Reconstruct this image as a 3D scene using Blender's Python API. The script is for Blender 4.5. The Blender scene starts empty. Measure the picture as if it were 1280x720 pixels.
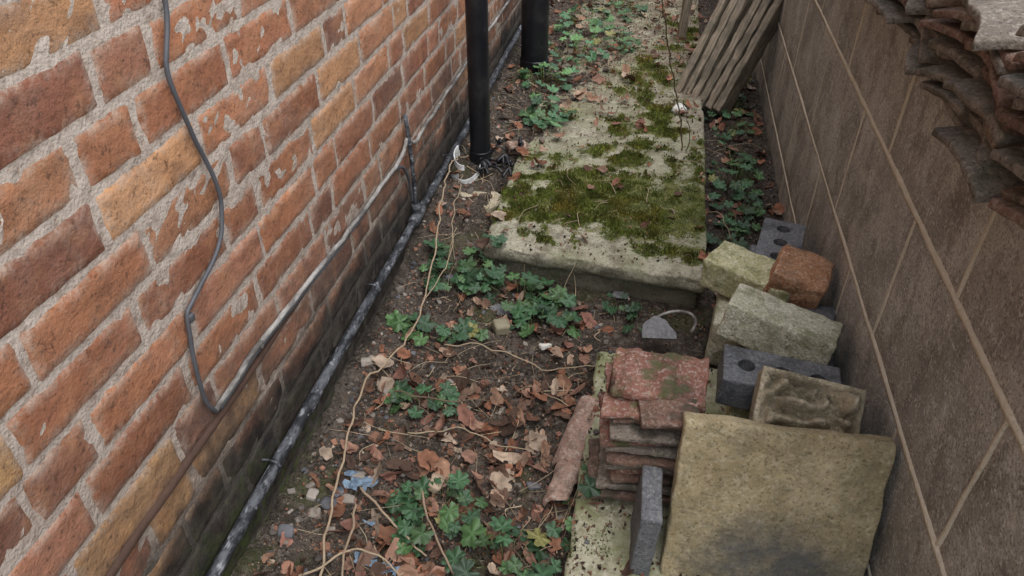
import bpy, math, random
from mathutils import Vector, Euler, Matrix, noise
random.seed(7)
scene=bpy.context.scene
COL=scene.collection
rnd=random.random
def U(a,b): return a+(b-a)*rnd()
def sstep(a,b,x):
    t=max(0.0,min(1.0,(x-a)/(b-a))); return t*t*(3-2*t)
def nz(x,y,z=0.0,s=1.0): return noise.noise(Vector((x*s,y*s,z*s)))
def fbm(x,y,z=0.0,s=1.0,o=3):
    v=0;a=1
    for i in range(o):
        v+=a*noise.noise(Vector((x*s+i*7.3,y*s,z*s))); a*=.5; s*=2.1
    return v

# ---------------------------------------------------------------- materials
class M:
    def __init__(s,name,rough=.85,spec=.3):
        s.m=bpy.data.materials.new(name); s.m.use_nodes=True
        s.nt=s.m.node_tree; s.n=s.nt.nodes; s.l=s.nt.links
        s.b=s.n['Principled BSDF']; s.b.inputs['Roughness'].default_value=rough
        s.b.inputs['Specular IOR Level'].default_value=spec
        tc=s.n.new('ShaderNodeTexCoord'); oi=s.n.new('ShaderNodeObjectInfo')
        mu=s.n.new('ShaderNodeMath'); mu.operation='MULTIPLY'; mu.inputs[1].default_value=37.0
        s.l.new(oi.outputs['Random'],mu.inputs[0])
        va=s.n.new('ShaderNodeVectorMath'); va.operation='ADD'
        s.l.new(tc.outputs['Object'],va.inputs[0]); s.l.new(mu.outputs[0],va.inputs[1])
        s.co=va.outputs[0]; s.rand=oi.outputs['Random']; s.raw=tc.outputs['Object']
    def scale(s,v,src=None):
        mp=s.n.new('ShaderNodeMapping'); mp.inputs['Scale'].default_value=v
        s.l.new(src or s.co,mp.inputs[0]); return mp.outputs[0]
    def noise(s,sc,det=6,ro=.6,co=None,dist=0):
        t=s.n.new('ShaderNodeTexNoise'); t.inputs['Scale'].default_value=sc
        t.inputs['Detail'].default_value=min(det,4 if sc<50 else 2.5); t.inputs['Roughness'].default_value=ro
        t.inputs['Distortion'].default_value=dist
        s.l.new(co or s.co,t.inputs['Vector']); return t.outputs['Fac']
    def vor(s,sc,co=None,feat='F1'):
        t=s.n.new('ShaderNodeTexVoronoi'); t.inputs['Scale'].default_value=sc; t.feature=feat
        s.l.new(co or s.co,t.inputs['Vector']); return t.outputs['Distance']
    def ramp(s,f,stops):
        r=s.n.new('ShaderNodeValToRGB'); e=r.color_ramp.elements
        while len(e)<len(stops): e.new(.5)
        for i,(p,c) in enumerate(stops):
            if not isinstance(c,(tuple,list)): c=(c,c,c)
            e[i].position=p; e[i].color=(c[0],c[1],c[2],1)
        s.l.new(f,r.inputs[0]); return r.outputs[0]
    def _in(s,sock,v):
        if isinstance(v,(tuple,list)): sock.default_value=(v[0],v[1],v[2],1)
        elif isinstance(v,(int,float)): sock.default_value=v
        else: s.l.new(v,sock)
    def mix(s,f,a,b,mode='MIX'):
        x=s.n.new('ShaderNodeMix'); x.data_type='RGBA'; x.blend_type=mode
        s._in(x.inputs['Factor'],f); s._in(x.inputs['A'],a); s._in(x.inputs['B'],b)
        return x.outputs['Result']
    def math(s,op,a,b=0.0,clamp=False):
        x=s.n.new('ShaderNodeMath'); x.operation=op; x.use_clamp=clamp
        s._in(x.inputs[0],a); s._in(x.inputs[1],b); return x.outputs[0]
    def attr(s,name='Col',out='Color'):
        a=s.n.new('ShaderNodeAttribute'); a.attribute_name=name; return a.outputs[out]
    def sep(s,src=None):
        x=s.n.new('ShaderNodeSeparateXYZ'); s.l.new(src or s.raw,x.inputs[0]); return x.outputs
    def mr(s,v,a,b,c=0.,d=1.):
        x=s.n.new('ShaderNodeMapRange'); s.l.new(v,x.inputs[0])
        for i,k in enumerate((a,b,c,d)): x.inputs[i+1].default_value=k
        return x.outputs[0]
    def color(s,c): s._in(s.b.inputs['Base Color'],c)
    def rough(s,c): s._in(s.b.inputs['Roughness'],c)
    def bump(s,h,st=.5,dist=.003,prev=None):
        b=s.n.new('ShaderNodeBump'); b.inputs['Strength'].default_value=st; b.inputs['Distance'].default_value=dist
        s.l.new(h,b.inputs['Height'])
        if prev: s.l.new(prev,b.inputs['Normal'])
        s.l.new(b.outputs[0],s.b.inputs['Normal']); return b.outputs[0]

# house bricks
m=M('house_brick_mat',.85,.3)
c=m.attr('Col'); e=m.attr('Edge','Fac')
n1=m.noise(14,6,.65); n3=m.noise(26,6,.75,m.scale((1,.45,1.1)),.6)
c=m.mix(m.ramp(n3,[(.42,.0),(.64,.8)]),c,m.mix(.62,c,(.09,.038,.022)),'MIX')
c=m.mix(m.ramp(n1,[(.50,0.),(.72,.5)]),c,(.45,.22,.105))
c=m.mix(m.ramp(m.noise(110,4,.75),[(.31,.65),(.43,0.),(1,0.)]),c,(.055,.025,.015))
sm=m.math('MULTIPLY',m.ramp(e,[(.1,.05),(.9,1.)]),m.ramp(m.noise(34,6,.75),[(.42,0.),(.60,1.)]))
c=m.mix(m.math('MULTIPLY',sm,.65),c,(.45,.36,.285))
c=m.mix(m.math('MULTIPLY',m.ramp(m.noise(5,5,.7),[(.46,0.),(.72,.45)]),m.ramp(m.noise(42,5,.85),[(.34,0.),(.78,1.)])),c,(.48,.38,.30))
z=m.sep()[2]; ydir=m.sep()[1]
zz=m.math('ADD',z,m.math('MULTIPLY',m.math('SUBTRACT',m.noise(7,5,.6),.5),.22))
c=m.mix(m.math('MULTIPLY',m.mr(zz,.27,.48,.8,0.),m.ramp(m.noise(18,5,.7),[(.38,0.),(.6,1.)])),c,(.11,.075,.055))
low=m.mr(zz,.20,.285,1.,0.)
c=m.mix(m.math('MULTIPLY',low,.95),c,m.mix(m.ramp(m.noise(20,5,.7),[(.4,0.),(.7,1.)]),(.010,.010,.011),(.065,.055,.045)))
gr=m.math('MULTIPLY',m.mr(zz,.02,.22,1.,0.),m.mr(ydir,.6,1.25,1.,.1))
gr=m.math('MULTIPLY',gr,m.ramp(m.noise(16,5,.7),[(.42,0.),(.6,.9)]))
c=m.mix(gr,c,(.07,.10,.022))
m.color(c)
b=m.bump(m.noise(180,5,.7),.5,.002); m.bump(m.noise(40,6,.7),.7,.006,b)
MB_BRICK=m.m
m=M('lime_mortar_mat',.95,.15)
c=m.mix(m.noise(12,6,.7),(.40,.32,.26),(.54,.455,.38))
c=m.mix(m.ramp(m.noise(40,6,.8),[(.47,0.),(.7,.75)]),c,(.24,.165,.12))
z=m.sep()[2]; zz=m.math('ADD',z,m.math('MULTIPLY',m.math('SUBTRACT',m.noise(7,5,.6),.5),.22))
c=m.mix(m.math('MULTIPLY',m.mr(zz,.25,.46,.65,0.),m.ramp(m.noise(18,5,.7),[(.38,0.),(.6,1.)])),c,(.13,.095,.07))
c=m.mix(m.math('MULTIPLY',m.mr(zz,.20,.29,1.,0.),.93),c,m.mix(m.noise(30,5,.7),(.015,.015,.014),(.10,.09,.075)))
m.color(c); b=m.bump(m.noise(60,6,.75),.9,.006); m.bump(m.noise(300,3,.7),.6,.002,b)
MB_MORT=m.m
# block wall
m=M('concrete_block_mat',.92,.2)
c=m.attr('Col')
c=m.mix(m.ramp(m.noise(6,6,.7),[(.40,.0),(.60,.75)]),c,(.265,.238,.205))
c=m.mix(m.ramp(m.noise(10,7,.75,m.scale((1.3,1,.8))),[(.5,0.),(.64,.65)]),c,(.56,.52,.46))
c=m.mix(m.ramp(m.noise(3.5,6,.7,m.scale((1,1.,.6))),[(.52,0.),(.64,.6)]),c,(.21,.192,.17))
c=m.mix(m.ramp(m.noise(15,6,.8,m.scale((1,1.,.7))),[(.54,0.),(.62,.55)]),c,(.17,.15,.13))
c=m.mix(m.ramp(m.noise(220,3,.8),[(.36,.7),(.48,0.),(1,0.)]),c,(.11,.10,.088))
c=m.mix(m.ramp(m.noise(110,3,.8),[(.54,0.),(.66,.5)]),c,(.66,.61,.54))
z=m.sep()[2]
c=m.mix(m.math('MULTIPLY',m.mr(z,.0,.3,1.,0.),m.ramp(m.noise(8,6,.7),[(.42,0.),(.65,.7)])),c,(.12,.12,.075))
m.color(c); b=m.bump(m.noise(200,4,.8),.9,.003); m.bump(m.noise(22,6,.75),.7,.009,b)
MB_BLOCK=m.m
m=M('block_mortar_mat',.95,.15)
c=m.mix(m.noise(25,6,.7),(.42,.36,.27),(.70,.62,.49)); m.color(c); m.bump(m.noise(120,5,.8),.8,.004)
MB_BMORT=m.m
# soil
m=M('soil_mat',.95,.2)
c=m.mix(m.ramp(m.noise(9,8,.7),[(.35,0.),(.65,1.)]),(.030,.024,.018),(.095,.075,.06))
c=m.mix(m.ramp(m.noise(60,6,.8),[(.50,0.),(.66,.7)]),c,(.19,.155,.125))
c=m.mix(m.ramp(m.noise(90,4,.8),[(.32,.85),(.46,0.),(1,0.)]),c,(.014,.011,.009))
c=m.mix(m.ramp(m.vor(130),[(.08,.8),(.2,0.),(1,0.)]),c,(.27,.24,.20))
c=m.mix(m.ramp(m.noise(5,6,.75),[(.56,0.),(.66,.5)]),c,(.06,.07,.022))
m.color(c); b=m.bump(m.noise(140,6,.8),1.,.006); m.bump(m.noise(30,7,.75),.9,.014,b)
MB_SOIL=m.m
# path slabs
m=M('paving_slab_mat',.92,.2)
c=m.mix(m.noise(6,7,.7),(.34,.32,.24),(.50,.47,.36))
c=m.mix(m.ramp(m.noise(25,7,.75),[(.45,0.),(.62,.75)]),c,(.19,.178,.125))
c=m.mix(m.ramp(m.noise(110,4,.8),[(.54,0.),(.68,.7)]),c,(.60,.57,.47))
c=m.mix(m.ramp(m.noise(120,4,.8,m.scale((1.1,1,1))),[(.34,.7),(.44,0.),(1,0.)]),c,(.10,.09,.06))
c=m.mix(m.ramp(m.noise(11,6,.8),[(.52,0.),(.63,.75)]),c,(.15,.125,.09))
c=m.mix(m.ramp(m.noise(3.5,5,.7),[(.42,0.),(.6,.5)]),c,(.21,.24,.11))
yy=m.sep()[1]
c=m.mix(m.math('MULTIPLY',m.mr(yy,2.2,3.3,0.1,.8),m.ramp(m.noise(13,6,.75),[(.40,0.),(.54,1.)])),c,(.17,.13,.095))
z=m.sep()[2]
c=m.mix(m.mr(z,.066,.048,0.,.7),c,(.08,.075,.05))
ms=m.attr('Moss','Fac')
mc=m.mix(m.ramp(m.noise(22,5,.8),[(.38,0.),(.62,1.)]),(.045,.062,.012),(.17,.18,.045))
mc=m.mix(m.ramp(m.noise(150,3,.8),[(.36,.8),(.5,0.),(1,0.)]),mc,(.02,.025,.008))
mc=m.mix(m.ramp(m.noise(60,4,.8),[(.56,0.),(.66,.6)]),mc,(.26,.24,.10))
c=m.mix(m.ramp(m.math('ADD',ms,m.math('MULTIPLY',m.math('SUBTRACT',m.noise(45,5,.85),.5),1.9)),[(.26,0.),(.46,.93)]),c,mc)
m.color(c); b=m.bump(m.noise(170,5,.8),1.,.004); m.bump(m.noise(25,6,.7),.6,.008,b)
MB_SLAB=m.m
m=M('old_paving_mat',.92,.2)
c=m.mix(m.noise(6,7,.7),(.34,.33,.23),(.50,.47,.35))
c=m.mix(m.ramp(m.noise(25,7,.75),[(.45,0.),(.62,.75)]),c,(.2,.19,.11))
c=m.mix(m.ramp(m.noise(110,4,.8),[(.54,0.),(.68,.7)]),c,(.60,.57,.47))
c=m.mix(m.ramp(m.noise(9,5,.7),[(.42,0.),(.58,.7)]),c,(.18,.21,.08))
m.color(c); b=m.bump(m.noise(170,5,.8),.8,.003); m.bump(m.noise(25,6,.7),.6,.008,b)
MB_SLAB2=m.m
def stone(name,a,b_,spot,stain=(.06,.05,.035),sf=.5,rough=.9,bs=.003,moss=0.):
    m=M(name,rough,.25)
    c=m.mix(m.ramp(m.noise(16,7,.7),[(.35,0.),(.65,1.)]),a,b_)
    c=m.mix(m.ramp(m.noise(130,4,.8),[(.5,0.),(.64,.8)]),c,spot)
    c=m.mix(m.ramp(m.noise(11,6,.75),[(.48,0.),(.62,sf)]),c,stain)
    c=m.mix(m.ramp(m.noise(200,3,.8),[(.34,.7),(.45,0.),(1,0.)]),c,(stain[0]*.5,stain[1]*.5,stain[2]*.5))
    if moss: c=m.mix(m.ramp(m.noise(22,6,.8),[(.5,0.),(.62,moss)]),c,(.13,.16,.04))
    m.color(c); b=m.bump(m.noise(160,5,.8),.8,bs); m.bump(m.noise(35,6,.7),.7,bs*2.5,b)
    return m.m
MB_YEL=stone('lichen_stone_mat',(.44,.41,.20),(.60,.57,.36),(.78,.76,.58),(.20,.21,.09),.5,.95,.004,.4)
MB_YEL2=stone('pale_stone_mat',(.44,.42,.29),(.60,.58,.44),(.78,.76,.65),(.22,.22,.14),.5,.95,.004,.3)
MB_ENG=stone('blue_engineering_brick_mat',(.115,.12,.13),(.19,.195,.205),(.26,.26,.26),(.055,.055,.055),.6,.75,.0016)
MB_RED=stone('weathered_red_brick_mat',(.36,.16,.08),(.48,.27,.15),(.58,.42,.30),(.16,.11,.075),.6,.9,.003,.0)
MB_TILE=stone('clay_tile_mat',(.17,.112,.080),(.26,.175,.125),(.30,.25,.20),(.065,.055,.046),.85,.85,.002,.1)
MB_TILED=stone('weathered_dark_tile_mat',(.135,.112,.092),(.23,.19,.152),(.30,.26,.215),(.06,.052,.045),.8,.88,.002,.1)
MB_TILEF=stone('faded_dark_red_tile_mat',(.13,.074,.054),(.205,.12,.088),(.27,.21,.17),(.052,.043,.037),.85,.88,.002,.1)
MB_TILER=stone('red_clay_tile_mat',(.19,.082,.060),(.28,.135,.10),(.42,.34,.29),(.065,.05,.042),1.,.85,.003,.35)
MB_PINK=stone('pink_clay_mat',(.30,.18,.135),(.40,.27,.21),(.48,.41,.35),(.14,.10,.075),.8,.9,.002)
MB_ROCK=stone('rock_face_mat',(.34,.285,.19),(.48,.41,.29),(.58,.52,.40),(.14,.12,.08),.5,.95,.004,.05)
MB_SLATE=stone('slate_mat',(.15,.15,.16),(.22,.22,.225),(.3,.29,.28),(.08,.08,.07),.4,.75,.001)
# sandstone slab leaning
m=M('buff_sandstone_mat',.9,.25)
c=m.mix(m.ramp(m.noise(9,7,.7),[(.35,0.),(.65,1.)]),(.31,.245,.135),(.46,.38,.23))
c=m.mix(m.ramp(m.noise(100,5,.8),[(.5,0.),(.66,.55)]),c,(.54,.48,.34))
c=m.mix(m.ramp(m.noise(17,7,.8),[(.47,0.),(.6,.6)]),c,(.21,.175,.10))
c=m.mix(m.ramp(m.noise(5,7,.75),[(.50,0.),(.62,.5)]),c,(.22,.195,.125))
o=m.sep()
d=m.math('ADD',m.math('POWER',m.math('MULTIPLY',m.math('SUBTRACT',o[0],.02),7.),2.),m.math('POWER',m.math('MULTIPLY',m.math('ADD',o[2],.10),8.),2.))
d=m.math('ADD',d,m.math('MULTIPLY',m.math('SUBTRACT',m.noise(14,6,.8),.5),3.))
c=m.mix(m.mr(d,.0,1.5,.85,0.),c,(.085,.09,.095))
c=m.mix(m.ramp(m.noise(180,3,.8),[(.34,.7),(.45,0.),(1,0.)]),c,(.10,.08,.04))
m.color(c); b=m.bump(m.noise(150,5,.8),.7,.002); m.bump(m.noise(12,7,.6),.9,.020,b)
MB_SAND=m.m
def attrmat(name,rough,spec,var=.35,bumpst=.3):
    m=M(name,rough,spec); c=m.attr('Col')
    c=m.mix(m.ramp(m.noise(70,5,.7),[(.35,var),(.65,0.)]),c,m.mix(.6,c,(.01,.008,.005)))
    m.color(c); m.bump(m.noise(160,4,.7),bumpst,.002)
    return m.m
MB_LITTER=attrmat('leaf_litter_mat',.8,.3)
MB_LEAF=attrmat('green_leaf_mat',.5,.45,.3)
MB_MOSS=attrmat('moss_mat',.9,.2,.2)
MB_TWIG=attrmat('twig_mat',.85,.25)
m=M('black_plastic_mat',.32,.5); c=m.mix(m.ramp(m.noise(12,6,.7),[(.5,0.),(.75,.5)]),(.008,.009,.012),(.05,.048,.045)); m.color(c)
m.rough(m.ramp(m.noise(20,5,.7),[(.3,.25),(.7,.5)])); m.bump(m.noise(60,3,.6),.1,.001); MB_BLK=m.m
m=M('painted_metal_pipe_mat',.6,.35)
c=m.mix(m.ramp(m.noise(40,6,.8,m.scale((1,.4,1))),[(.46,0.),(.60,1.)]),(.020,.021,.024),(.11,.115,.125))
c=m.mix(m.ramp(m.noise(60,5,.8,m.scale((1,.5,1))),[(.58,0.),(.68,.7)]),c,(.34,.35,.37)); m.color(c)
m.bump(m.noise(80,5,.7),.6,.002); MB_PIPE=m.m
m=M('grey_conduit_mat',.6,.4)
c=m.mix(m.ramp(m.noise(25,6,.8,m.scale((1,.3,1))),[(.4,0.),(.62,1.)]),(.10,.09,.08),(.38,.36,.33)); m.color(c); m.bump(m.noise(90,4,.7),.3,.001); MB_COND=m.m
m=M('grey_cable_mat',.5,.4); c=m.mix(m.noise(30,5,.7),(.045,.047,.052),(.12,.12,.13)); m.color(c); MB_CAB=m.m
m=M('white_plastic_mat',.4,.5); c=m.mix(m.ramp(m.noise(40,5,.7),[(.48,0.),(.62,.6)]),(.74,.75,.74),(.34,.32,.29)); m.color(c); MB_WHT=m.m
m=M('blue_plastic_mat',.5,.5); c=m.mix(m.ramp(m.noise(50,5,.7),[(.4,0.),(.6,1.)]),(.08,.12,.17),(.22,.31,.40)); m.color(c); MB_BLUE=m.m
m=M('old_wood_mat',.85,.25)
g=m.noise(40,6,.7,m.scale((4,4,.25)))
c=m.mix(m.ramp(g,[(.35,0.),(.65,1.)]),(.13,.105,.075),(.33,.275,.205))
c=m.mix(m.ramp(m.noise(12,6,.7),[(.47,0.),(.6,.75)]),c,(.11,.10,.075)); m.color(c); m.bump(g,.8,.003); MB_WOOD=m.m
m=M('damp_course_mat',.8,.3); c=m.mix(m.noise(30,5,.7),(.035,.022,.016),(.11,.06,.04)); m.color(c); m.bump(m.noise(60,5,.7),.7,.003); MB_DPC=m.m

# ---------------------------------------------------------------- mesh helpers
def link(o,parent=None):
    COL.objects.link(o)
    if parent: o.parent=parent
    return o
def mesh_obj(name,vs,fs,mat,cols=None,smooth=False,parent=None,extra=None):
    me=bpy.data.meshes.new(name); me.from_pydata(vs,[],fs); me.update()
    if mat: me.materials.append(mat)
    if cols:
        a=me.color_attributes.new('Col','FLOAT_COLOR','POINT')
        flat=[]
        for c in cols: flat.extend((c[0],c[1],c[2],1.0))
        a.data.foreach_set('color',flat)
    if extra:
        for k,v in extra.items():
            a=me.attributes.new(k,'FLOAT','POINT'); a.data.foreach_set('value',v)
    if smooth: me.polygons.foreach_set('use_smooth',[True]*len(me.polygons))
    return link(bpy.data.objects.new(name,me),parent)
def empty(name,loc=(0,0,0)):
    o=bpy.data.objects.new(name,None); o.location=loc; o.empty_display_size=.05; return link(o)
class B:
    def __init__(s): s.v=[];s.f=[];s.c=[];s.e=[]
    def add(s,vs,fs,col,e=None):
        n=len(s.v); s.v.extend(vs); s.f.extend([tuple(i+n for i in f) for f in fs])
        if isinstance(col,list): s.c.extend(col)
        else: s.c.extend([col]*len(vs))
        if e is not None: s.e.extend(e)
    def build(s,name,mat,smooth=False,parent=None,extra=None):
        return mesh_obj(name,s.v,s.f,mat,s.c,smooth,parent,extra)
def lattice(size,seg,r):
    def ax(L):
        h=L/2; rr=min(r,h*.45); n=max(1,int(round((L-2*rr)/seg)))
        return [-h]+[-h+rr+(L-2*rr)*i/n for i in range(n+1)]+[h]
    A=[ax(s) for s in size]; idx={}; vs=[]; fs=[]
    def vid(i,j,k):
        key=(i,j,k)
        if key not in idx:
            p=Vector((A[0][i],A[1][j],A[2][k]))
            q=Vector([max(-size[a]/2+min(r,size[a]*.22),min(size[a]/2-min(r,size[a]*.22),p[a])) for a in range(3)])
            d=p-q
            if d.length>1e-9: p=q+d.normalized()*min(r,d.length)
            idx[key]=len(vs); vs.append(p)
        return idx[key]
    N=[len(a)-1 for a in A]
    for a in range(3):
        b,c=(a+1)%3,(a+2)%3
        for side in (0,N[a]):
            for i in range(N[b]):
                for j in range(N[c]):
                    def g(i_,j_):
                        t=[0,0,0]; t[a]=side;t[b]=i_;t[c]=j_; return vid(*t)
                    q=[g(i,j),g(i+1,j),g(i+1,j+1),g(i,j+1)]
                    fs.append(tuple(q if side else q[::-1]))
    return vs,fs
def block(name,size,loc,rot,mat,seg=.012,r=.004,amp=.0015,fr=35,chip=0.,deform=None,parent=None,smooth=True):
    vs,fs=lattice(size,seg,r); sd=rnd()*50
    out=[]
    for p in vs:
        n=Vector((nz(p.x+sd,p.y,p.z,fr),nz(p.x,p.y+sd,p.z,fr),nz(p.x,p.y,p.z+sd,fr)))
        q=p+n*amp
        if chip:
            k=sum(1 for a in range(3) if abs(p[a])>size[a]/2-max(r*1.6,.006))
            w=max(0,nz(p.x+sd,p.y+sd,p.z,14)+.1*(k-1))
            if k>=2: q=q*(1-chip*w)
        if deform: q=deform(q)
        out.append(q)
    o=mesh_obj(name,out,fs,mat,None,smooth,parent)
    o.location=loc; o.rotation_euler=[math.radians(a) for a in rot]
    return o
def tube(bld,pts,rad,col,sides=7,rfun=None):
    pts=[Vector(p) for p in pts]; n=len(pts); vs=[];fs=[]
    up=Vector((.13,.21,1)).normalized()
    for i,p in enumerate(pts):
        t=(pts[min(i+1,n-1)]-pts[max(i-1,0)])
        t=t.normalized() if t.length>1e-9 else Vector((0,1,0))
        a=t.cross(up)
        if a.length<.1: a=t.cross(Vector((1,0,0)))
        a.normalize(); b_=a.cross(t)
        rr=rfun(i/(n-1)) if rfun else rad
        for k in range(sides):
            an=2*math.pi*k/sides; vs.append(p+a*math.cos(an)*rr+b_*math.sin(an)*rr)
    for i in range(n-1):
        for k in range(sides):
            k2=(k+1)%sides; fs.append((i*sides+k,i*sides+k2,(i+1)*sides+k2,(i+1)*sides+k))
    fs.append(tuple(range(sides))[::-1]); fs.append(tuple((n-1)*sides+k for k in range(sides)))
    bld.add(vs,fs,col)
def smoothpath(pts,sub=8,jit=0.):
    P=[Vector(p) for p in pts]; out=[]
    for i in range(len(P)-1):
        p0=P[max(i-1,0)];p1=P[i];p2=P[i+1];p3=P[min(i+2,len(P)-1)]
        for k in range(sub):
            t=k/sub
            q=.5*((2*p1)+(p2-p0)*t+(2*p0-5*p1+4*p2-p3)*t*t+(3*p1-p0-3*p2+p3)*t**3)
            if jit: q=q+Vector((nz(q.x,q.y,q.z+3,25),nz(q.x+5,q.y,q.z,25),nz(q.x,q.y+9,q.z,25)))*jit
            out.append(q)
    out.append(P[-1]); return out

# ---------------------------------------------------------------- camera, light
cam=bpy.data.cameras.new('camera'); co=bpy.data.objects.new('camera',cam); link(co)
co.location=(0,0,1.2); co.rotation_euler=(math.radians(90-36.6),0,math.radians(11.0))
cam.sensor_width=36; cam.lens=930/1280*36; cam.clip_start=.02; cam.clip_end=500
scene.camera=co
w=bpy.data.worlds.new('World'); scene.world=w; w.use_nodes=True
nt=w.node_tree; bg=nt.nodes['Background']
AZ,EL=128,66
sky=nt.nodes.new('ShaderNodeTexSky'); sky.sky_type='NISHITA'; sky.sun_disc=False
sky.sun_elevation=math.radians(EL); sky.sun_rotation=math.radians(AZ); sky.dust_density=2; sky.air_density=1.3; sky.ozone_density=1
hs=nt.nodes.new('ShaderNodeHueSaturation'); hs.inputs['Saturation'].default_value=.42; hs.inputs['Value'].default_value=2.15
nt.links.new(sky.outputs[0],hs.inputs['Color']); nt.links.new(hs.outputs[0],bg.inputs['Color'])
bg.inputs['Strength'].default_value=.15
sl=bpy.data.lights.new('sun','SUN'); sl.energy=1.3; sl.angle=math.radians(60); sl.color=(1,.985,.96)
so=bpy.data.objects.new('sun',sl); link(so)
sd=Vector((math.sin(math.radians(AZ))*math.cos(math.radians(EL)),math.cos(math.radians(AZ))*math.cos(math.radians(EL)),math.sin(math.radians(EL))))
so.rotation_euler=sd.to_track_quat('Z','Y').to_euler(); so.location=(0,-2,4)
scene.view_settings.view_transform='Standard'; scene.view_settings.look='None'; scene.view_settings.exposure=0

# ---------------------------------------------------------------- brick wall (left)
WX=-.62
wall=empty('brick_house_wall',(0,0,0))
bb=B()
base_cols=[(.33,.130,.066),(.38,.155,.076),(.29,.112,.058),(.41,.18,.089),(.23,.09,.053),(.46,.235,.112),(.34,.15,.088),(.18,.076,.048)]
wts=[5,5,4,4,2.5,2,3,2]
BT=.0665
for ci in range(35):
    z0=.025+.075*(ci-1)+.004; 
    y=-.7-(.1125 if ci%2 else 0)-(.05 if ci%3==0 else 0)+U(-.01,.01); k=random.randint(0,3)
    while y<7.6:
        L=.1025 if k%4==3 else .215
        if ci%4==2: L=.215 if k%5 else .1025
        k+=1
        near=(-.1<y<4.6 and z0<1.25)
        ny=(16 if L>.2 else 9) if near else 3; nzc=7 if near else 2
        col=list(random.choices(base_cols,wts)[0]); f=U(.78,1.2); col=[c*f for c in col]
        if 2<=ci<=9 and rnd()<.12 and y<1.2: col=[.47,.265,.11]
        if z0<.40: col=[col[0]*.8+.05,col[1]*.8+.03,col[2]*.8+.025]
        sdd=rnd()*40; out=U(-.001,.002); tilt=U(-.010,.010)
        vs=[];fs=[];ed=[]
        h=BT+U(-.002,.003); zo=U(-.0015,.0015)
        for j in range(nzc+1):
            for i in range(ny+1):
                s_=i/ny; t_=j/nzc
                def rs(q,a=.75): return (.5-.5*math.cos(math.pi*q))*a+q*(1-a)
                s2=rs(s_,.8); t2=rs(t_,.8)
                yy=y+L*s2; zz_=z0+zo+h*t2+tilt*(s2-.5)*.3
                dx=nz(yy+sdd,zz_,0,28)*.0014+nz(yy+sdd,zz_,5,90)*.0008
                edge=(i in(0,ny)) or (j in(0,nzc)); corner=(i in(0,ny)) and (j in(0,nzc))
                if edge:
                    yy+=nz(yy,zz_,sdd,70)*.0030; zz_+=nz(yy+9,zz_,sdd,70)*.0030
                    dx-=.0034
                    if corner: dx-=.0015
                elif i in(1,ny-1) or j in(1,nzc-1): dx-=max(0,nz(yy,zz_,sdd+3,45))*.0035
                vs.append((WX+out+dx,yy,zz_))
                dE=min(s2*L,(1-s2)*L,t2*h,(1-t2)*h); ed.append(max(0,1-dE/.018))
        for j in range(nzc):
            for i in range(ny):
                a=j*(ny+1)+i; fs.append((a,a+1,a+ny+2,a+ny+1))
        bb.add(vs,fs,tuple(col),ed)
        y+=L+.009+U(-.002,.003)
ob=bb.build('bricks',MB_BRICK,True,wall,{'Edge':bb.e})
vs=[];fs=[]
ys=[-.9+.012*i for i in range(int(5.6/.012))]+[4.8,5.5,6.5,7.8]; zs=[-.2]+[.0+.010*i for i in range(int(1.4/.010))]+[1.6,2.0,2.65]
for zq in zs:
    for yq in ys:
        vs.append((WX-.0014+nz(yq,zq,1,30)*.0018+nz(yq,zq,2,90)*.0014,yq,zq))
ny=len(ys)
for j in range(len(zs)-1):
    for i in range(ny-1):
        a=j*ny+i; fs.append((a,a+1,a+ny+1,a+ny))
mesh_obj('mortar',vs,fs,MB_MORT,None,True,wall)
block('wall_core',(.22,8.6,2.85),(WX-.125,3.45,1.22),(0,0,0),MB_MORT,seg=1,r=.002,amp=0,parent=wall,smooth=False)
b_=B(); P=[(WX+.001+nz(0,k*.04,0,9)*.0015,-.6+k*.04,.3265+nz(3,k*.04,0,12)*.003) for k in range(45)]
tube(b_,P,.0085,(1,1,1),6,lambda t:.0085*(1 if t<.8 else (1-t)*4.5+.1)); b_.build('damp_proof_course',MB_DPC,True,wall)

# ---------------------------------------------------------------- block wall (right)
RX=.447
JZ=[-.14,.085,.32,.572,.805]
bw=empty('concrete_block_wall')
bk=B(); OFF={0:.10,1:.125,2:.35,3:.125}
for ci in range(4):
    z0=JZ[ci]; H_=JZ[ci+1]-z0-.008
    y=-1.9+OFF[ci]
    while y<8:
        L=.442; g=U(.83,1.15); col=(.43*g,.395*g,.345*g) if rnd()<.7 else (.47*g,.44*g,.395*g)
        vs,fs=lattice((.1,L,H_),.03,.002); sx=rnd()*9; o_=U(-.0012,.0012)
        vv=[Vector((p.x+RX+.05+o_+nz(p.x,p.y+sx,p.z,12)*.0015,p.y+y+L/2,p.z+z0+.004+H_/2)) for p in vs]
        bk.add(vv,fs,col)
        y+=.45
bk.build('blocks',MB_BLOCK,True,bw)
mo=B()
def strip(p0,p1,wd,d):
    n=max(2,int((Vector(p1)-Vector(p0)).length/.012)); vs=[];fs=[]
    P0=Vector(p0);P1=Vector(p1); vert=abs(P1.z-P0.z)>abs(P1.y-P0.y)
    ax=Vector((0,1,0)) if vert else Vector((0,0,1))
    for i in range(n+1):
        p=P0.lerp(P1,i/n); w_=wd*(1+.6*nz(p.y,p.z,3,35)+.3*nz(p.y,p.z,8,90)); c_=ax*(nz(p.y,p.z,7,12)*.0025)
        for k,(a,dx) in enumerate(((-1,.004),(-.6,-d),(.6,-d),(1,.004))):
            vs.append(p+c_+ax*(a*w_)+Vector((dx+nz(p.y,p.z,k,50)*.0012,0,0)))
    for i in range(n):
        for k in range(3):
            a=i*4+k; fs.append((a,a+1,a+5,a+4))
    mo.add(vs,fs,(1,1,1))
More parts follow.
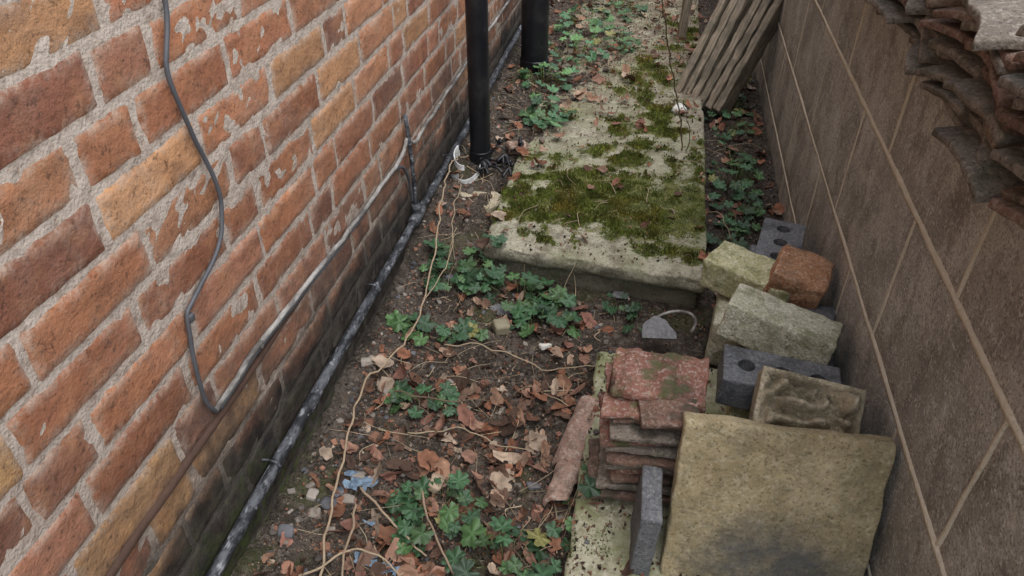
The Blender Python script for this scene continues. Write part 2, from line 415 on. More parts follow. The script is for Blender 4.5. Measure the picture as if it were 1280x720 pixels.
for zj in JZ[1:4]: strip((RX,-1.2,zj),(RX,8,zj),.0062,.0025)
for ci,off in OFF.items():
    y=-1.9+off-.004
    while y<8:
        strip((RX,y,JZ[ci]+.004),(RX,y,JZ[ci+1]-.004),.0044,.0010); y+=.45
mo.build('mortar_joints',MB_BMORT,True,bw)
block('mortar_core',(.088,9.1,.93),(RX+.05,3.4,.335),(0,0,0),MB_BMORT,seg=1,r=.001,amp=0,parent=bw,smooth=False)

# ---------------------------------------------------------------- ground
def xedge(y):
    pts=[(1.5,-.42),(2.1,-.41),(2.35,-.33),(2.85,-.2),(3.4,-.14),(4.5,-.1),(8,-.1)]
    if y<=pts[0][0]: return pts[0][1]
    for (a,b_),(c_,d_) in zip(pts,pts[1:]):
        if y<=c_: return b_+(d_-b_)*(y-a)/(c_-a)
    return -.1
def gz(x,y):
    h=fbm(x,y,0,7,3)*.014+nz(x,y,4,40)*.006+nz(x,y,9,90)*.0025
    if -.65<x<.6 and y>1.4:
        e=xedge(y)+nz(x,y,2,12)*.035
        k=sstep(e+.03,e-.05,x)*sstep(1.5,1.85,y)
        h=h*(1-.2*k)+.080*k
        if y>4.3: h+=.05*sstep(4.3,4.8,y)
    if -.4<x<.25 and 1.3<y<1.75: h-=.02*sstep(1.35,1.5,y)*sstep(-.4,-.3,x)
    if x<-.5: h+=.02*sstep(-.5,-.6,x)
    if abs(x)>.7: h*=sstep(3,.7,abs(x))
    return h
def axis(a,b_,st,outer):
    n=int((b_-a)/st); m_=[a+(b_-a)*i/n for i in range(n+1)]
    lo=[a-d for d in outer][::-1]; hi=[b_+d for d in outer]; return lo+m_+hi
xs=axis(-.66,.5,.009,[.3,1,3,8,25,80]); ys=axis(.3,4.9,.011,[.5,1.5,4,10,30,90])
vs=[(x,y,gz(x,y)) for y in ys for x in xs]; nx=len(xs)
fs=[(j*nx+i,j*nx+i+1,(j+1)*nx+i+1,(j+1)*nx+i) for j in range(len(ys)-1) for i in range(nx-1)]
mesh_obj('ground',vs,fs,MB_SOIL,None,True)

# ---------------------------------------------------------------- path
def moss(x,y):
    g=0
    for (cx,cy,sx,sy,a) in ((-.12,1.95,.30,.155,1.25),(.05,1.90,.18,.17,1.0),(-.30,1.84,.1,.13,.7),(.16,1.68,.04,.06,.7),(-.16,2.22,.16,.07,.85),(.03,2.28,.12,.07,.75),(.05,2.58,.10,.22,1.05),(-.1,2.45,.09,.14,.6),(-.05,2.85,.12,.1,.6),(.0,3.1,.15,.2,.8),(.13,3.6,.1,.3,.8),(.17,2.15,.04,.3,.6),(-.2,2.08,.2,.05,.6)):
        g+=a*math.exp(-((x-cx)/sx)**2-((y-cy)/sy)**2)
    g=g*.75+.75*fbm(x,y,3,12,4)-.09
    return g
path=empty('garden_path')
def slab(name,x0,x1,y0a,y0b,y1a,y1b,zt,th,par,mossy=True,mat=MB_SLAB,seg=.013):
    L=((y1a-y0a)+(y1b-y0b))/2; W=x1-x0
    vs,fs=lattice((W,L,th),seg,.006); out=[];ml=[]
    tx=U(-.010,.010); ty=U(-.008,.008); sdq=rnd()*9
    for p in vs:
        s_=(p.x+W/2)/W; t_=(p.y+L/2)/L
        y=(y0a*(1-s_)+y0b*s_)*(1-t_)+(y1a*(1-s_)+y1b*s_)*t_
        x=x0+W*s_
        edge=min(s_*W,(1-s_)*W,t_*L,(1-t_)*L)
        zz_=zt-th/2+p.z+tx*(s_-.5)+ty*(t_-.5)+nz(x,y,p.z+sdq,14)*.0025+nz(x,y,p.z,50)*.001
        if edge<.012: 
            zz_-=max(0,nz(x,y,sdq,22))*.012 if p.z>0 else 0
            x+=nz(x,y,sdq+p.z*9,20)*.006; y+=nz(x,y,sdq+4+p.z*9,20)*.008
        out.append((x,y,zz_)); mm=moss(x,y) if (mossy and p.z>0) else -.6
        ml.append(max(-.6,min(.62,mm)))
    return mesh_obj(name,out,fs,mat,None,True,par,{'Moss':ml})
slab('slab_1',-.405,.195,1.660,1.590,2.118,2.122,.088,.046,path)
slab('slab_1_base',-.385,.18,1.675,1.61,2.10,2.10,.039,.07,path,False)
slab('slab_2',-.41,.20,2.124,2.130,2.69,2.70,.083,.045,path)
slab('slab_3',-.40,.195,2.703,2.708,3.30,3.29,.081,.045,path)
slab('slab_4',-.40,.19,3.308,3.302,3.90,3.90,.084,.045,path)
slab('slab_5',-.40,.19,3.91,3.905,4.5,4.5,.082,.045,path)
slab('slab_6',-.40,.19,4.51,4.505,5.1,5.1,.080,.045,path)
es=slab('paving_slab',-.05,.235,.50,.52,1.31,1.30,.058,.05,None,False,MB_SLAB2)
mb=B()
def tuft(x,y,z,hh,col):
    a=U(0,6.28); lean=Vector((U(-.5,.5),U(-.5,.5),1)).normalized()*hh; w_=hh*U(.3,.5)
    dx,dy=math.cos(a)*w_,math.sin(a)*w_
    mb.add([(x-dx,y-dy,z-.001),(x+dx,y+dy,z-.001),(x+lean.x,y+lean.y,z+lean.z)],[(0,1,2)],col)
cnt=0
while cnt<42000:
    x=U(-.41,.19);y=1.6+2.3*rnd()**1.5
    v=moss(x,y)+.25*nz(x,y,9,45)
    if v>.36 and rnd()<(v-.31)*1.8 and x>xedge(y):
        g=U(.6,1.4)*(.65+.9*(nz(x,y,1,16)+.5)); yel=max(0,nz(x,y,7,12)); tuft(x,y,.088,U(.002,.0095)*(1+.9*nz(x,y,5,25)),((.11+.09*yel)*g,.132*g,.026*g)); cnt+=1
for i in range(7000):
    x=U(-.05,0.02) if rnd()<.5 else U(-.6,.44); y=U(.5,1.35) if x>-.06 and x<.03 else U(.5,4.3)
    if nz(x,y,5,8)>.12:
        on=(-.05<x<.23 and .52<y<1.3); z=.059 if on else gz(x,y)
        if y>1.6 and xedge(y)<x<.19: continue
        g=U(.6,1.3); tuft(x,y,z,U(.003,.006),(.105*g,.13*g,.03*g))
mb.build('moss_patch',MB_MOSS)

def onz(x,y):
    if -.05<x<.235 and .5<y<1.31: return .06
    z=gz(x,y)
    if -.4<x<.195 and y>1.63: z=max(z,.089)
    return z
# ---------------------------------------------------------------- leaf litter
lb=B()
lc=[(.38,.17,.10),(.32,.14,.08),(.42,.24,.155),(.26,.12,.07),(.16,.08,.05),(.44,.30,.21),(.22,.13,.09),(.50,.38,.28),(.11,.065,.045),(.36,.20,.14),(.30,.145,.105),(.14,.08,.055)]
def dead(x,y,z,L,col):
    W=L*U(.28,.5); n=6; curl=U(-.8,1.8); fold=U(0,.9); sk=U(-.3,.3); sd_=rnd()*30
    R=Euler((U(-.8,.8),U(-.8,.8),U(0,6.28))).to_matrix(); vs=[];fs=[]
    tip=U(.7,1.0)
    for i in range(n+1):
        t=i/n; xx=(t-.5)*L; ww=W*math.sin(math.pi*min(1,t*tip+.04))**.7*(1+.3*U(-1,1)); zz_=curl*L*.4*(t-.5)**2*2
        for s_ in (-1,-.5,0,.5,1):
            vs.append(R@Vector((xx,ww*s_*.8+sk*L*t*t,zz_+fold*abs(s_)*ww*.4+nz(xx+sd_,s_,0,60)*.003))+Vector((x,y,z+L*.07)))
    for i in range(n):
        for k in range(4):
            if k in(0,3) and rnd()<.08: continue
            a=i*5+k; fs.append((a,a+1,a+6,a+5))
    cs=[]
    for i in range(len(vs)):
        f=U(.7,1.2)*(.8 if i%5==2 else 1); cs.append((col[0]*f,col[1]*f,col[2]*f))
    lb.add(vs,fs,cs)
def litter_density(x,y):
    d=.12
    if y<1.6 and x<0: d=.42+.75*math.exp(-((x+.25)/.2)**2-((y-.96)/.32)**2)
    if 1.45<y<1.68: d=.5
    if y>1.6 and -.4<x<.19 and x>xedge(y): d=.05+.3*sstep(2.3,3.3,y)+(.35 if abs((y-2.12)%.58)<.02 else 0)
    if y>1.6 and x<xedge(y): d=.4
    if x>.2 and y>1.5: d=.4
    return d
cnt=0
while cnt<1600:
    x=U(-.57,.43); y=.45+3.9*rnd()**2.0
    if x>-.06 and y<1.62: 
        if rnd()<.9: continue
    if rnd()>litter_density(x,y) or nz(x,y,8,7)<-.22: continue
    f=U(.6,1.1); c_=random.choice(lc); dead(x,y,onz(x,y)+U(0,.010),U(.012,.044) if rnd()<.88 else U(.044,.06),tuple(k*f for k in c_)); cnt+=1
cnt=0
while cnt<16000:
    x=U(-.6,.44); y=.4+4.*rnd()**1.7
    if rnd()>litter_density(x,y)+.12: continue
    s_=U(.0015,.0065); c_=random.choice(lc+[(.05,.035,.025)]*5+[(.28,.24,.19)]*2); f=U(.4,1.)
    z=onz(x,y)+s_*.3; R=Euler((U(0,6),U(0,6),U(0,6))).to_matrix()
    vs=[R@Vector(v)*s_+Vector((x,y,z)) for v in ((1,0,-.3),(-.6,U(.4,.9),-.2),(-.5,-.8,-.3),(0,0,U(.4,.8)))]
    lb.add(vs,[(0,1,3),(1,2,3),(2,0,3),(0,2,1)],tuple(k*f for k in c_)); cnt+=1
lb.build('leaf_litter',MB_LITTER,False)
pb=B()
def pebble(x,y,z,s_,col):
    vs,fs=lattice((s_*U(.8,1.4),s_*U(.7,1.1),s_*U(.4,.8)),s_*.28,s_*.25); R=Euler((U(-.4,.4),U(-.4,.4),U(0,6.28))).to_matrix(); sd_=rnd()*20
    pb.add([R@(p*(1+.45*nz(p.x+sd_,p.y,p.z,1.3/s_)))+Vector((x,y,z)) for p in vs],fs,col)
for i in range(700):
    x=U(-.6,-.02) if rnd()<.75 else U(.2,.43); y=U(.45,1.6) if rnd()<.6 else U(1.5,4)
    if rnd()<.4: x=-.6+.12*rnd()
    f=U(.5,1.1); c_=random.choice([(.28,.24,.2),(.40,.35,.30),(.16,.135,.115),(.33,.17,.11),(.14,.14,.15)])
    if xedge(y)<x<.195 and y>1.6: continue
    pebble(x,y,onz(x,y)+.001,U(.004,.013) if rnd()<.93 else U(.016,.026),tuple(k*f for k in c_))
pebble(-.18,1.35,.016,.020,(.72,.70,.62)); pebble(-.33,.90,.015,.032,(.44,.34,.24)); pebble(-.30,1.40,.015,.042,(.28,.25,.17)); pebble(.11,2.66,.092,.042,(.7,.7,.65))
pb.build('rubble_stones',MB_LITTER,True)

# ---------------------------------------------------------------- twigs and stems
tw=B()
def twig(pts,r0,r1,col,jit=.004): 
    P=smoothpath(pts,10,jit); tube(tw,P,r0,col,6,lambda t:r0+(r1-r0)*t)
cT=(.38,.30,.20); cD=(.16,.115,.075)
twig([(-.47,.66,.02),(-.50,.80,.03),(-.53,.95,.04),(-.545,1.10,.05),(-.50,1.30,.05),(-.50,1.5,.10),(-.535,1.72,.16),(-.56,1.95,.17),(-.55,2.1,.12)],.0026,.0019,(.40,.30,.20),.010)
twig([(-.50,1.42,.06),(-.47,1.55,.10),(-.50,1.75,.15),(-.52,1.9,.16)],.0017,.0012,cT,.012)
twig([(-.42,1.02,.02),(-.30,1.03,.035),(-.15,1.0,.03)],.0018,.001,cT,.01)
twig([(-.50,1.12,.03),(-.40,1.10,.04),(-.27,1.13,.03)],.002,.0012,cD,.01)
twig([(-.42,1.30,.03),(-.28,1.28,.045),(-.15,1.25,.03),(-.05,1.27,.05)],.002,.001,cT,.012)
twig([(-.47,.86,.02),(-.38,.79,.03),(-.30,.74,.02)],.0028,.0016,(.38,.28,.19),.01)
twig([(-.46,.82,.02),(-.44,.70,.03),(-.40,.6,.02)],.0028,.0016,(.34,.25,.17),.01)
twig([(-.35,.87,.03),(-.28,.76,.03),(-.20,.66,.02)],.0026,.0016,(.32,.23,.16),.01)
twig([(-.50,.66,.02),(-.42,.72,.03),(-.33,.70,.02)],.0024,.0015,(.40,.31,.21),.01)
twig([(.125,2.34,.06),(.10,2.30,.22),(.05,2.2,.42),(.0,2.02,.66),(-.03,1.95,.9)],.0028,.0016,(.16,.12,.07),.008)
twig([(.13,2.34,.06),(.14,2.31,.16),(.10,2.25,.3)],.002,.001,(.2,.15,.08),.008)
twig([(.13,2.36,.06),(.17,2.3,.12),(.23,2.2,.15)],.002,.001,(.22,.16,.1),.008)
twig([(.20,2.0,.05),(.24,1.95,.08),(.27,1.85,.06)],.002,.001,(.35,.26,.17),.008)
for i in range(420):
    x=U(-.57,-.05) if rnd()<.75 else U(-.5,.42); y=.5+2.6*rnd()**1.5; a=U(0,6.28); L=U(.02,.13)
    if xedge(y)<x<.2 and y>1.6 and rnd()<.7: continue
    if -.05<x<.45 and .6<y<1.6: continue
    z=onz(x,y)+.005; p2=(max(-.6,x+math.cos(a)*L),y+math.sin(a)*L); p1=((x+p2[0])/2+U(-.015,.015),(y+p2[1])/2+U(-.015,.015))
    f=U(.5,1.4); twig([(x,y,z),(p1[0],p1[1],onz(*p1)+U(.006,.02)),(p2[0],p2[1],onz(*p2)+.005)],U(.0006,.0015),.0005,(cT[0]*f,cT[1]*f,cT[2]*f),.003)
tw.build('fallen_twigs',MB_TWIG,True)

# ---------------------------------------------------------------- green plants
def green_leaf(bld,base,tip_dir,up,size,col):
    n=30; rings=4; t=tip_dir.normalized(); sdv=t.cross(up)
    if sdv.length<.05: sdv=t.cross(Vector((1,0,0)))
    sdv.normalize(); nn=sdv.cross(t).normalized(); ctr=base+t*size*.42
    vs=[ctr]; cs=[tuple(k*1.25 for k in col)]; lobes=random.choice((5,5,7)); ph=rnd()*6; cup=U(-.35,.45); drop=U(0,.5)
    for rI in range(1,rings+1):
        q=rI/rings
        for i in range(n):
            a=2*math.pi*i/n
            r_=size*.5*(1+.13*math.cos(lobes*a)+.10*(1 if i%2 else -1)*q*q*.8)
            d=abs(((a+math.pi)%(2*math.pi))-math.pi)
            if d>2.6: r_*=1-.75*(d-2.6)/.54
            r_*=q
            vein=.5+.5*math.cos(lobes*a)
            hgt=cup*r_*r_/size+.10*size*q*(vein-.5)+U(-.035,.035)*size*q-drop*max(0,math.cos(a))*r_*q*.5
            vs.append(ctr+t*(r_*math.cos(a))+sdv*(r_*math.sin(a))+nn*hgt)
            f=(.70+.5*vein*(1-q*.4))*U(.85,1.15); cs.append(tuple(k*f for k in col))
    fs=[(0,1+i,1+(i+1)%n) for i in range(n)]
    for rI in range(rings-1):
        for i in range(n):
            a=1+rI*n+i; b_=1+rI*n+(i+1)%n; fs.append((a,a+n,b_+n,b_))
    bld.add(vs,fs,cs)
def plant(cx,cy,rx,ry,n,size,hmax=.07,bright=1.):
    gb=B()
    for i in range(n):
        a=U(0,6.28); q=math.sqrt(rnd()); x=cx+math.cos(a)*rx*q; y=cy+math.sin(a)*ry*q
        x=max(-.585,min(.425,x))
        gx=onz(x,y); h=U(.018,hmax)*(1.1-.5*q); g=U(.5,1.45)*bright
        col=(.042*g,.102*g,.043*g) if rnd()<.7 else (.07*g,.14*g,.05*g)
        if rnd()<.04: col=(.25,.24,.08)
        s_=size*U(.45,1.2); root=Vector((cx+(x-cx)*.6,cy+(y-cy)*.6,onz(x,y)))
        ap=Vector((x,y,gx+h)); tube(gb,[root,root.lerp(ap,.5)+Vector((0,0,.01)),ap],.001,(.10*bright,.13*bright,.05),5)
        dr=Vector((x-cx+U(-.03,.03),y-cy-.01+U(-.03,.03),0))
        up=Vector((U(-.5,.5),U(-.6,.35),1))
        green_leaf(gb,ap,dr.normalized()+Vector((0,0,U(-.4,.2))),up,s_,col)
    gb.build('ivy_leaved_weed_plant',MB_LEAF,True)
plant(-.44,1.60,.11,.08,36,.048)
plant(-.27,1.55,.14,.05,30,.044)
plant(-.22,1.45,.10,.05,20,.042)
plant(-.45,1.36,.10,.05,26,.042,.05)
plant(-.42,1.12,.08,.035,20,.038,.04)
plant(-.30,.86,.09,.05,26,.038,.055)
plant(-.16,.76,.09,.05,22,.046,.06)
plant(-.33,.79,.05,.04,9,.040,.05)
plant(-.06,.88,.03,.06,8,.04,.06)
plant(-.01,1.56,.035,.03,9,.038,.07)
plant(.02,1.50,.03,.03,6,.03,.05)
plant(.31,2.25,.08,.30,62,.040,.08,1.1)
plant(.31,2.85,.09,.25,44,.036,.06,1.1)
plant(.27,1.9,.04,.1,16,.04,.06)
plant(-.36,2.50,.09,.10,28,.042,.06,1.3)
plant(-.42,2.82,.10,.12,30,.042,.08,1.6)
plant(-.34,3.15,.12,.14,30,.042,.09,1.7)
plant(-.34,3.6,.12,.25,42,.045,.08,1.5)
plant(-.18,3.35,.08,.15,24,.042,.05,1.3)
plant(-.18,3.85,.10,.2,28,.045,.07,1.4)
plant(-.36,4.2,.14,.3,46,.045,.12,1.3)
plant(.0,4.6,.14,.2,30,.045,.12,1.)
plant(.36,3.2,.05,.1,10,.06,.25,2.4)

# ---------------------------------------------------------------- pipes on the house wall
def pipeobj(name,mat,parts,parent=None):
    b_=B()
    for pts,r_,sub,j in parts: tube(b_,smoothpath(pts,sub,j),r_,(1,1,1),14)
    return b_.build(name,mat,True,parent)
wp=empty('water_pipe')
PX=-.600
pipeobj('pipe_run',MB_PIPE,[([(PX,-.4,.115),(PX,.4,.118),(PX-.002,1.0,.12),(PX,1.68,.125),(PX,2.2,.13),(PX,3.0,.15),(PX,4.0,.16),(PX,5.5,.17)],.0115,14,.0012)],wp)
pipeobj('tee_joint',MB_PIPE,[([(PX,1.66,.125),(PX,1.74,.126)],.016,3,0),([(PX,1.70,.12),(PX,1.70,.165)],.0135,3,0),([(PX,.95,.12),(PX,.985,.12)],.0135,3,0)],wp)
pipeobj('riser',MB_PIPE,[([(PX,1.70,.15),(PX,1.70,.24),(PX-.004,1.70,.36),(PX-.012,1.71,.42)],.0055,6,0)],wp)
for yy in (.8,1.35,2.05,2.8):
    pipeobj('pipe_clip',MB_PIPE,[([(WX-.004,yy,.138),(PX,yy,.14),(PX+.0135,yy,.125),(PX,yy,.107),(WX-.004,yy,.107)],.002,5,0)],wp)
cb=empty('wall_conduit')
pipeobj('conduit',MB_COND,[([(-.612,.715,.350),(-.6115,.90,.358),(-.6115,1.28,.333),(-.6115,1.60,.328),(-.610,1.66,.338),(-.606,1.70,.36),(-.608,1.75,.325),(-.6115,1.9,.32),(-.6115,2.15,.325),(-.6115,2.9,.33),(-.6115,4.4,.33)],.0050,10,.0035)],cb)
pipeobj('conduit_lower',MB_CAB,[([(-.6135,.73,.342),(-.6135,.90,.348),(-.6135,1.28,.323),(-.6135,1.6,.317),(-.609,1.68,.26),(-.609,1.70,.17)],.0042,10,.0020)],cb)
for yy,zq in ((.87,.358),(1.28,.333),(2.0,.322),(2.5,.327)):
    block('cable_clip',(.009,.008,.014),(-.610,yy,zq),(0,0,0),MB_COND,seg=.01,r=.002,amp=0,parent=cb)
pipeobj('hanging_cable',MB_CAB,[([(-.612,.85,1.25),(-.612,.86,1.05),(-.612,.865,.93),(-.612,.832,.86),(-.612,.838,.79),(-.611,.862,.70),(-.610,.865,.64),(-.611,.835,.585),(-.612,.745,.548),(-.612,.722,.528),(-.612,.705,.45),(-.611,.703,.385),(-.611,.716,.350)],.0034,10,.0015)])
block('cable_joiner',(.010,.010,.012),(-.612,.728,.530),(0,0,0),MB_CAB,seg=.01,r=.003,amp=0,parent=cb)
def downpipe(x,y,r_):
    e_=empty('downpipe',(0,0,0))
    b_=B(); tube(b_,[(x,y,.03),(x,y,.06),(x,y,1.2),(x,y,2.7)],r_,(1,1,1),32)
    for zc in (.095,1.35):
        tube(b_,[(x,y,zc-.03),(x,y,zc-.028),(x,y,zc+.028),(x,y,zc+.03)],r_*1.08,(1,1,1),32)
    b_.build('pipe',MB_BLK,True,e_)
    for zc in (1.30,2.2):
        block('bracket',(.03,r_*2.9,.03),(x-r_-.008,y,zc),(0,0,0),MB_BLK,seg=.05,r=.003,amp=0,parent=e_)
downpipe(-.520,2.14,.033); downpipe(-.490,3.01,.056)
sc=B()
for i,(r_,z_,t_,ph_,ln) in enumerate(((.060,.120,.4,2.0,2.9),(.045,.145,-.5,2.5,2.6),(.065,.105,.1,4.0,2.5))):
    vs=[];fs=[];n=16
    for k in range(n):
        a=k/(n-1)*ln+ph_; cx_=-.560+.010*i+math.cos(a)*r_*.6; cy_=2.04+math.sin(a)*r_*.9; cz_=z_+math.sin(a+t_)*.018
        nx_,ny_=math.cos(a),math.sin(a)
        for (o1,o2) in ((0,-.009),(0,.009),(.003,.009),(.003,-.009)): vs.append((cx_+nx_*o1,cy_+ny_*o1,cz_+o2))
    for k in range(n-1):
        for q in range(4): fs.append((k*4+q,k*4+(q+1)%4,k*4+4+(q+1)%4,k*4+4+q))
    fs.append((0,1,2,3)); fs.append(((n-1)*4+3,(n-1)*4+2,(n-1)*4+1,(n-1)*4))
    sc.add(vs,fs,(1,1,1))
sc.build('broken_white_bracket',MB_WHT,False)
sc=B()
for i in range(20):
    P=[(U(-.54,-.40),U(2.00,2.22),.10+U(0,.03))]; a=U(0,6.28); P.append((P[0][0]+math.cos(a)*.03,P[0][1]+math.sin(a)*.03,.10+U(0,.03))); P.append((P[1][0]+math.cos(a)*.02,P[1][1]-.01,.10))
    tube(sc,smoothpath(P,4),U(.003,.008),(1,1,1),5)
sc.build('black_plastic_scraps',MB_BLK,True)
block('broken_brick',(.07,.05,.035),(-.42,2.24,.092),(5,8,25),MB_PINK,seg=.008,r=.006,amp=.006,fr=40,chip=.2)
block('broken_brick',(.13,.10,.03),(-.47,1.94,.058),(-4,5,-25),MB_ROCK,seg=.008,r=.006,amp=.010,fr=30,chip=.25)
def shard(x,y,s_,mat,name):
    vs=[];fs=[];n=7
    for i in range(n):
        for j in range(n):
            u=(i/(n-1)-.5)*s_;v=(j/(n-1)-.5)*s_*.6
            vs.append((x+u*(1+.3*nz(u+x,v,0,30))+nz(u,v+x,1,60)*.008,y+v+nz(u+x,v,2,60)*.01,onz(x,y)+.010+nz(u+x,v+y,3,50)*.012))
    for i in range(n-1):
        for j in range(n-1):
            if rnd()<.3 and (i in(0,n-2) or j in (0,n-2)): continue
            a=i*n+j; fs.append((a,a+1,a+n+1,a+n))
    mesh_obj(name,vs,fs,mat,None,False)
shard(-.475,.875,.065,MB_BLUE,'blue_plastic_fragment'); shard(-.41,.72,.04,MB_BLUE,'blue_plastic_fragment'); shard(-.36,.71,.035,MB_BLUE,'blue_plastic_fragment'); shard(-.43,.80,.025,MB_BLUE,'blue_plastic_fragment')
shard(-.32,1.5,.07,MB_SLATE,'slate_fragment'); shard(-.02,1.62,.05,MB_SLATE,'slate_fragment')

# ---------------------------------------------------------------- rubble pile on the right
def cutholes(o,cs,r_,depth):
    for (x,y) in cs:
        bpy.ops.mesh.primitive_cylinder_add(radius=r_,depth=depth*2,vertices=28,location=(0,0,0))
        c_=bpy.context.active_object
        c_.matrix_world=o.matrix_basis@Matrix.Translation((x,y,o['h']/2))
        md=o.modifiers.new('b','BOOLEAN'); md.object=c_; md.operation='DIFFERENCE'; md.solver='EXACT'
        bpy.context.view_layer.update()
        dg=bpy.context.evaluated_depsgraph_get(); me=bpy.data.meshes.new_from_object(o.evaluated_get(dg))
        o.modifiers.clear(); o.data=me; bpy.data.objects.remove(c_)
    o.data.polygons.foreach_set('use_smooth',[False]*len(o.data.polygons))
def engbrick(loc,rot):
    o=block('engineering_brick',(.215,.1025,.065),loc,rot,MB_ENG,seg=.03,r=.003,amp=.0010,smooth=False); o['h']=.065
    cutholes(o,[(-.065,0),(0,0),(.065,0)],.0165,.045); return o
block('stone_block',(.20,.30,.09),(.335,1.16,.052),(0,0,4),MB_YEL2,seg=.02,r=.006,amp=.002,chip=.1)
block('stone_block',(.21,.10,.085),(.325,1.11,.140),(0,0,-3),MB_YEL,seg=.015,r=.006,amp=.003,chip=.1)
engbrick((.298,1.095,.215),(0,3,-4))
block('stone_block',(.215,.105,.080),(.31,1.245,.232),(-8,7,-19),MB_YEL2,seg=.006,r=.003,amp=.003,fr=60,chip=.05)
block('stone_block',(.19,.11,.09),(.335,1.25,.13),(0,0,-5),MB_ENG,seg=.015,r=.006,amp=.002)
block('stone_block',(.21,.11,.075),(.280,1.475,.190),(0,0,-30),MB_YEL,seg=.006,r=.004,amp=.004,fr=60,chip=.06)
block('stone_block',(.20,.22,.13),(.31,1.46,.07),(0,0,-8),MB_YEL2,seg=.015,r=.006,amp=.004,chip=.1)
block('red_brick',(.115,.105,.068),(.368,1.43,.240),(12,10,-14),MB_RED,seg=.006,r=.004,amp=.005,fr=45,chip=.09)
block('stone_block',(.14,.1,.06),(.375,1.36,.165),(0,-4,-15),MB_ENG,seg=.012,r=.005,amp=.002)
engbrick((.352,1.62,.175),(0,0,78))
block('stone_block',(.12,.2,.13),(.36,1.62,.068),(0,0,0),MB_ENG,seg=.02,r=.005,amp=.002)
def rockf(p):
    q=p.copy()
    if p.z>.02:
        ex=min(.085-abs(p.x),.0675-abs(p.y))
        k=sstep(.009,.014,ex)
        rr=abs(noise.noise(Vector((p.x*24+2,p.y*34,2))))*.11+abs(noise.noise(Vector((p.x*60,p.y*75,5))))*.03
        q.z+=k*(-.038+rr)
    return q
block('rock_faced_stone_block',(.17,.135,.07),(.322,.975,.255),(38,2,-8),MB_ROCK,seg=.0042,r=.003,amp=.001,deform=rockf)
block('stone_block',(.15,.11,.16),(.325,.982,.105),(0,0,-6),MB_ROCK,seg=.015,r=.005,amp=.003)
block('sandstone_paving_slab',(.325,.032,.37),(.272,.818,.146),(-21,1.5,2),MB_SAND,seg=.007,r=.004,amp=.0032,fr=22,chip=.025)
block('engineering_brick',(.034,.11,.21),(.073,.805,.165-.06),(0,2,2),MB_ENG,seg=.01,r=.003,amp=.0012,chip=.03)
def camber(p):
    q=p.copy(); q.z+=-.007*(p.x/.085)**2+.003*math.sin(p.y*26+1); return q
ts=empty('roof_tile_stack',(.07,.965,.06))
z=.006+.006
mats=[MB_TILED,MB_TILEF,MB_TILED,MB_TILEF,MB_TILER,MB_TILED,MB_TILEF,MB_TILED,MB_TILER,MB_TILED,MB_TILEF,MB_TILER]
for i in range(12):
    th=U(.008,.0135)
    lo=(-.02 if i<3 else 0)+U(-.012,.010)
    block('tile_%d'%(i+1),(.170+U(-.022,.008),.150+U(-.03,.02),th),(lo,U(-.014,.008)-.006*(i<4),z),(U(-4,2)-1,U(-3.5,3.5),U(-9,9)),mats[i],seg=.006,r=.002,amp=.0028,fr=60,chip=.11,deform=camber,parent=ts)
    z+=.0196
def ridgy(p):
    q=camber(p); 
    if p.z>0: q.z+=.006*sstep(.3,.6,math.sin(p.x*95))+.005*nz(p.x,p.y,0,40)
    return q
block('broken_tile_top',(.165,.112,.013),(.0,.008,z+.001),(3,-2,-4),MB_TILER,seg=.005,r=.002,amp=.003,fr=45,chip=.16,deform=ridgy,parent=ts)
block('broken_tile_front',(.10,.05,.012),(.02,-.066,z-.010),(14,-6,6),MB_TILEF,seg=.005,r=.002,amp=.004,fr=45,chip=.14,deform=camber,parent=ts)
def curve(p):
    q=p.copy(); a=p.x/.035; q.x=.035*math.sin(a); q.z+=.035*math.cos(a)-.035; return q
block('broken_clay_tile',(.075,.17,.010),(-.072,1.07,.050),(8,-20,-14),MB_PINK,seg=.005,r=.002,amp=.005,fr=50,chip=.18,deform=curve)
block('broken_clay_tile',(.065,.11,.010),(-.088,.94,.040),(-4,-30,-6),MB_PINK,seg=.005,r=.002,amp=.005,fr=50,chip=.18,deform=curve)
sv=[];sf=[]
n=24
for k in range(2):
    for i in range(n):
        a=math.pi*i/(n-1); rr=1+.12*nz(a,0,0,2.2); sv.append((math.cos(a)*.042*rr,math.sin(a)*.06*rr,k*.006))
sf=[tuple(range(n))[::-1],tuple(n+i for i in range(n))]+[(i,(i+1)%n,n+(i+1)%n,n+i) for i in range(n)]
o=mesh_obj('broken_slate_disc',sv,sf,MB_SLATE); o.location=(.085,1.385,.050); o.rotation_euler=(.35,.1,.25)
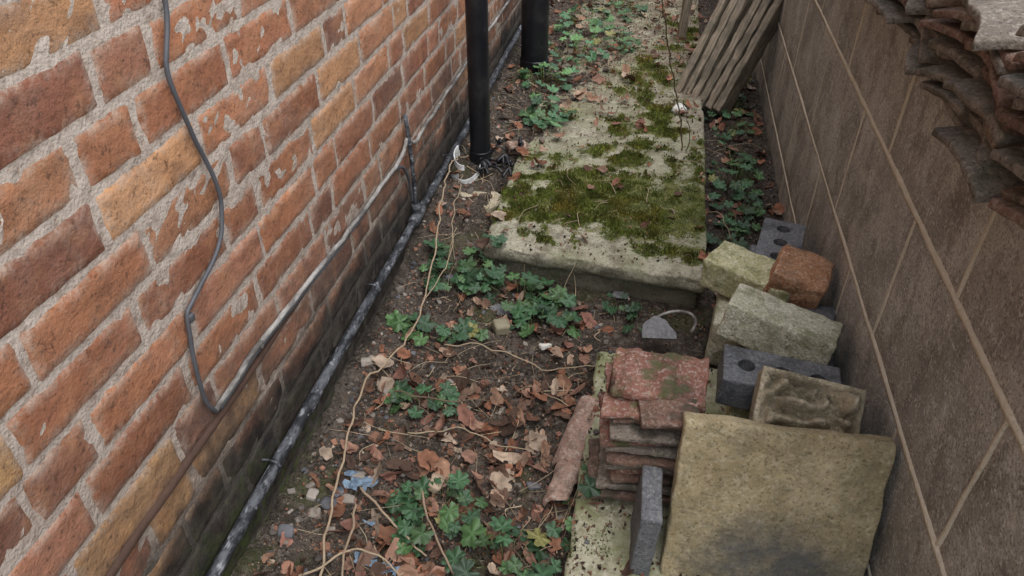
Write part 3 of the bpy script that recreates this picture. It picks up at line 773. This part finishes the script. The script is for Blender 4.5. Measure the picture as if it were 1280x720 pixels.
sc=B(); tube(sc,[(.12+.05*math.cos(a/16*3.4-.7),1.45+.045*math.sin(a/16*3.4-.7),.055+.01*math.sin(a*.3)) for a in range(17)],.004,(1,1,1),6); sc.build('rusty_wire_hoop',MB_COND,True)

# ---------------------------------------------------------------- tile stacks on top of the block wall
def camb2(p):
    q=p.copy(); q.z+=-.011*(p.y/.085)**2+.004*math.cos(p.x*11); return q
for (x,y,n_,yaw,dr) in ((.515,1.60,15,-6,0),(.515,1.41,14,4,0),(.53,1.215,17,-14,-2),(.520,1.03,14,9,-4),(.500,.865,11,-5,-6),(.51,.70,12,4,-5),(.53,1.79,14,3,0),(.53,1.98,12,-3,0)):
    t=empty('roof_tile_stack',(x,y,.805+abs(dr)*.0016)); t.rotation_euler=(0,math.radians(dr),0); z=.012
    for i in range(n_):
        mt=random.choice([MB_TILED,MB_TILED,MB_TILED,MB_TILEF,MB_TILE])
        block('tile_%d'%(i+1),(.265,.168,.0105),(U(-.03,.02)-.004*(i%3),U(-.016,.016),z),(U(-3,3),U(-3,3),yaw+U(-9,9)),mt,seg=.010,r=.002,amp=.0026,fr=50,chip=.08,deform=camb2,parent=t)
        z+=U(.0140,.0180)

# ---------------------------------------------------------------- planks and post at the far right
pk=empty('stacked_wooden_planks',(0,0,0))
for i in range(6):
    x0=.105+.033*i; bx=Vector((x0,2.88-.012*i,.02)); top=bx+Vector((.17+.006*i+U(-.01,.01),.24,.40+U(-.03,.03)))
    d=(top-bx)
    L=d.length
    o=block('plank_%d'%(i+1),(.11,.027,L),(bx+top)/2,(0,0,0),MB_WOOD,seg=.014,r=.002,amp=.004,fr=25,chip=.04,parent=pk)
    zax=d.normalized(); yax=(Vector((1,-.45+U(-.08,.08),0))-zax*Vector((1,-.45,0)).dot(zax)).normalized(); xax=yax.cross(zax).normalized(); yax=zax.cross(xax)
    o.rotation_euler=Matrix((xax,yax,zax)).transposed().to_euler()
block('wooden_post',(.035,.035,.7),(.12,3.5,.36),(4,2,10),MB_WOOD,seg=.02,r=.003,amp=.003)
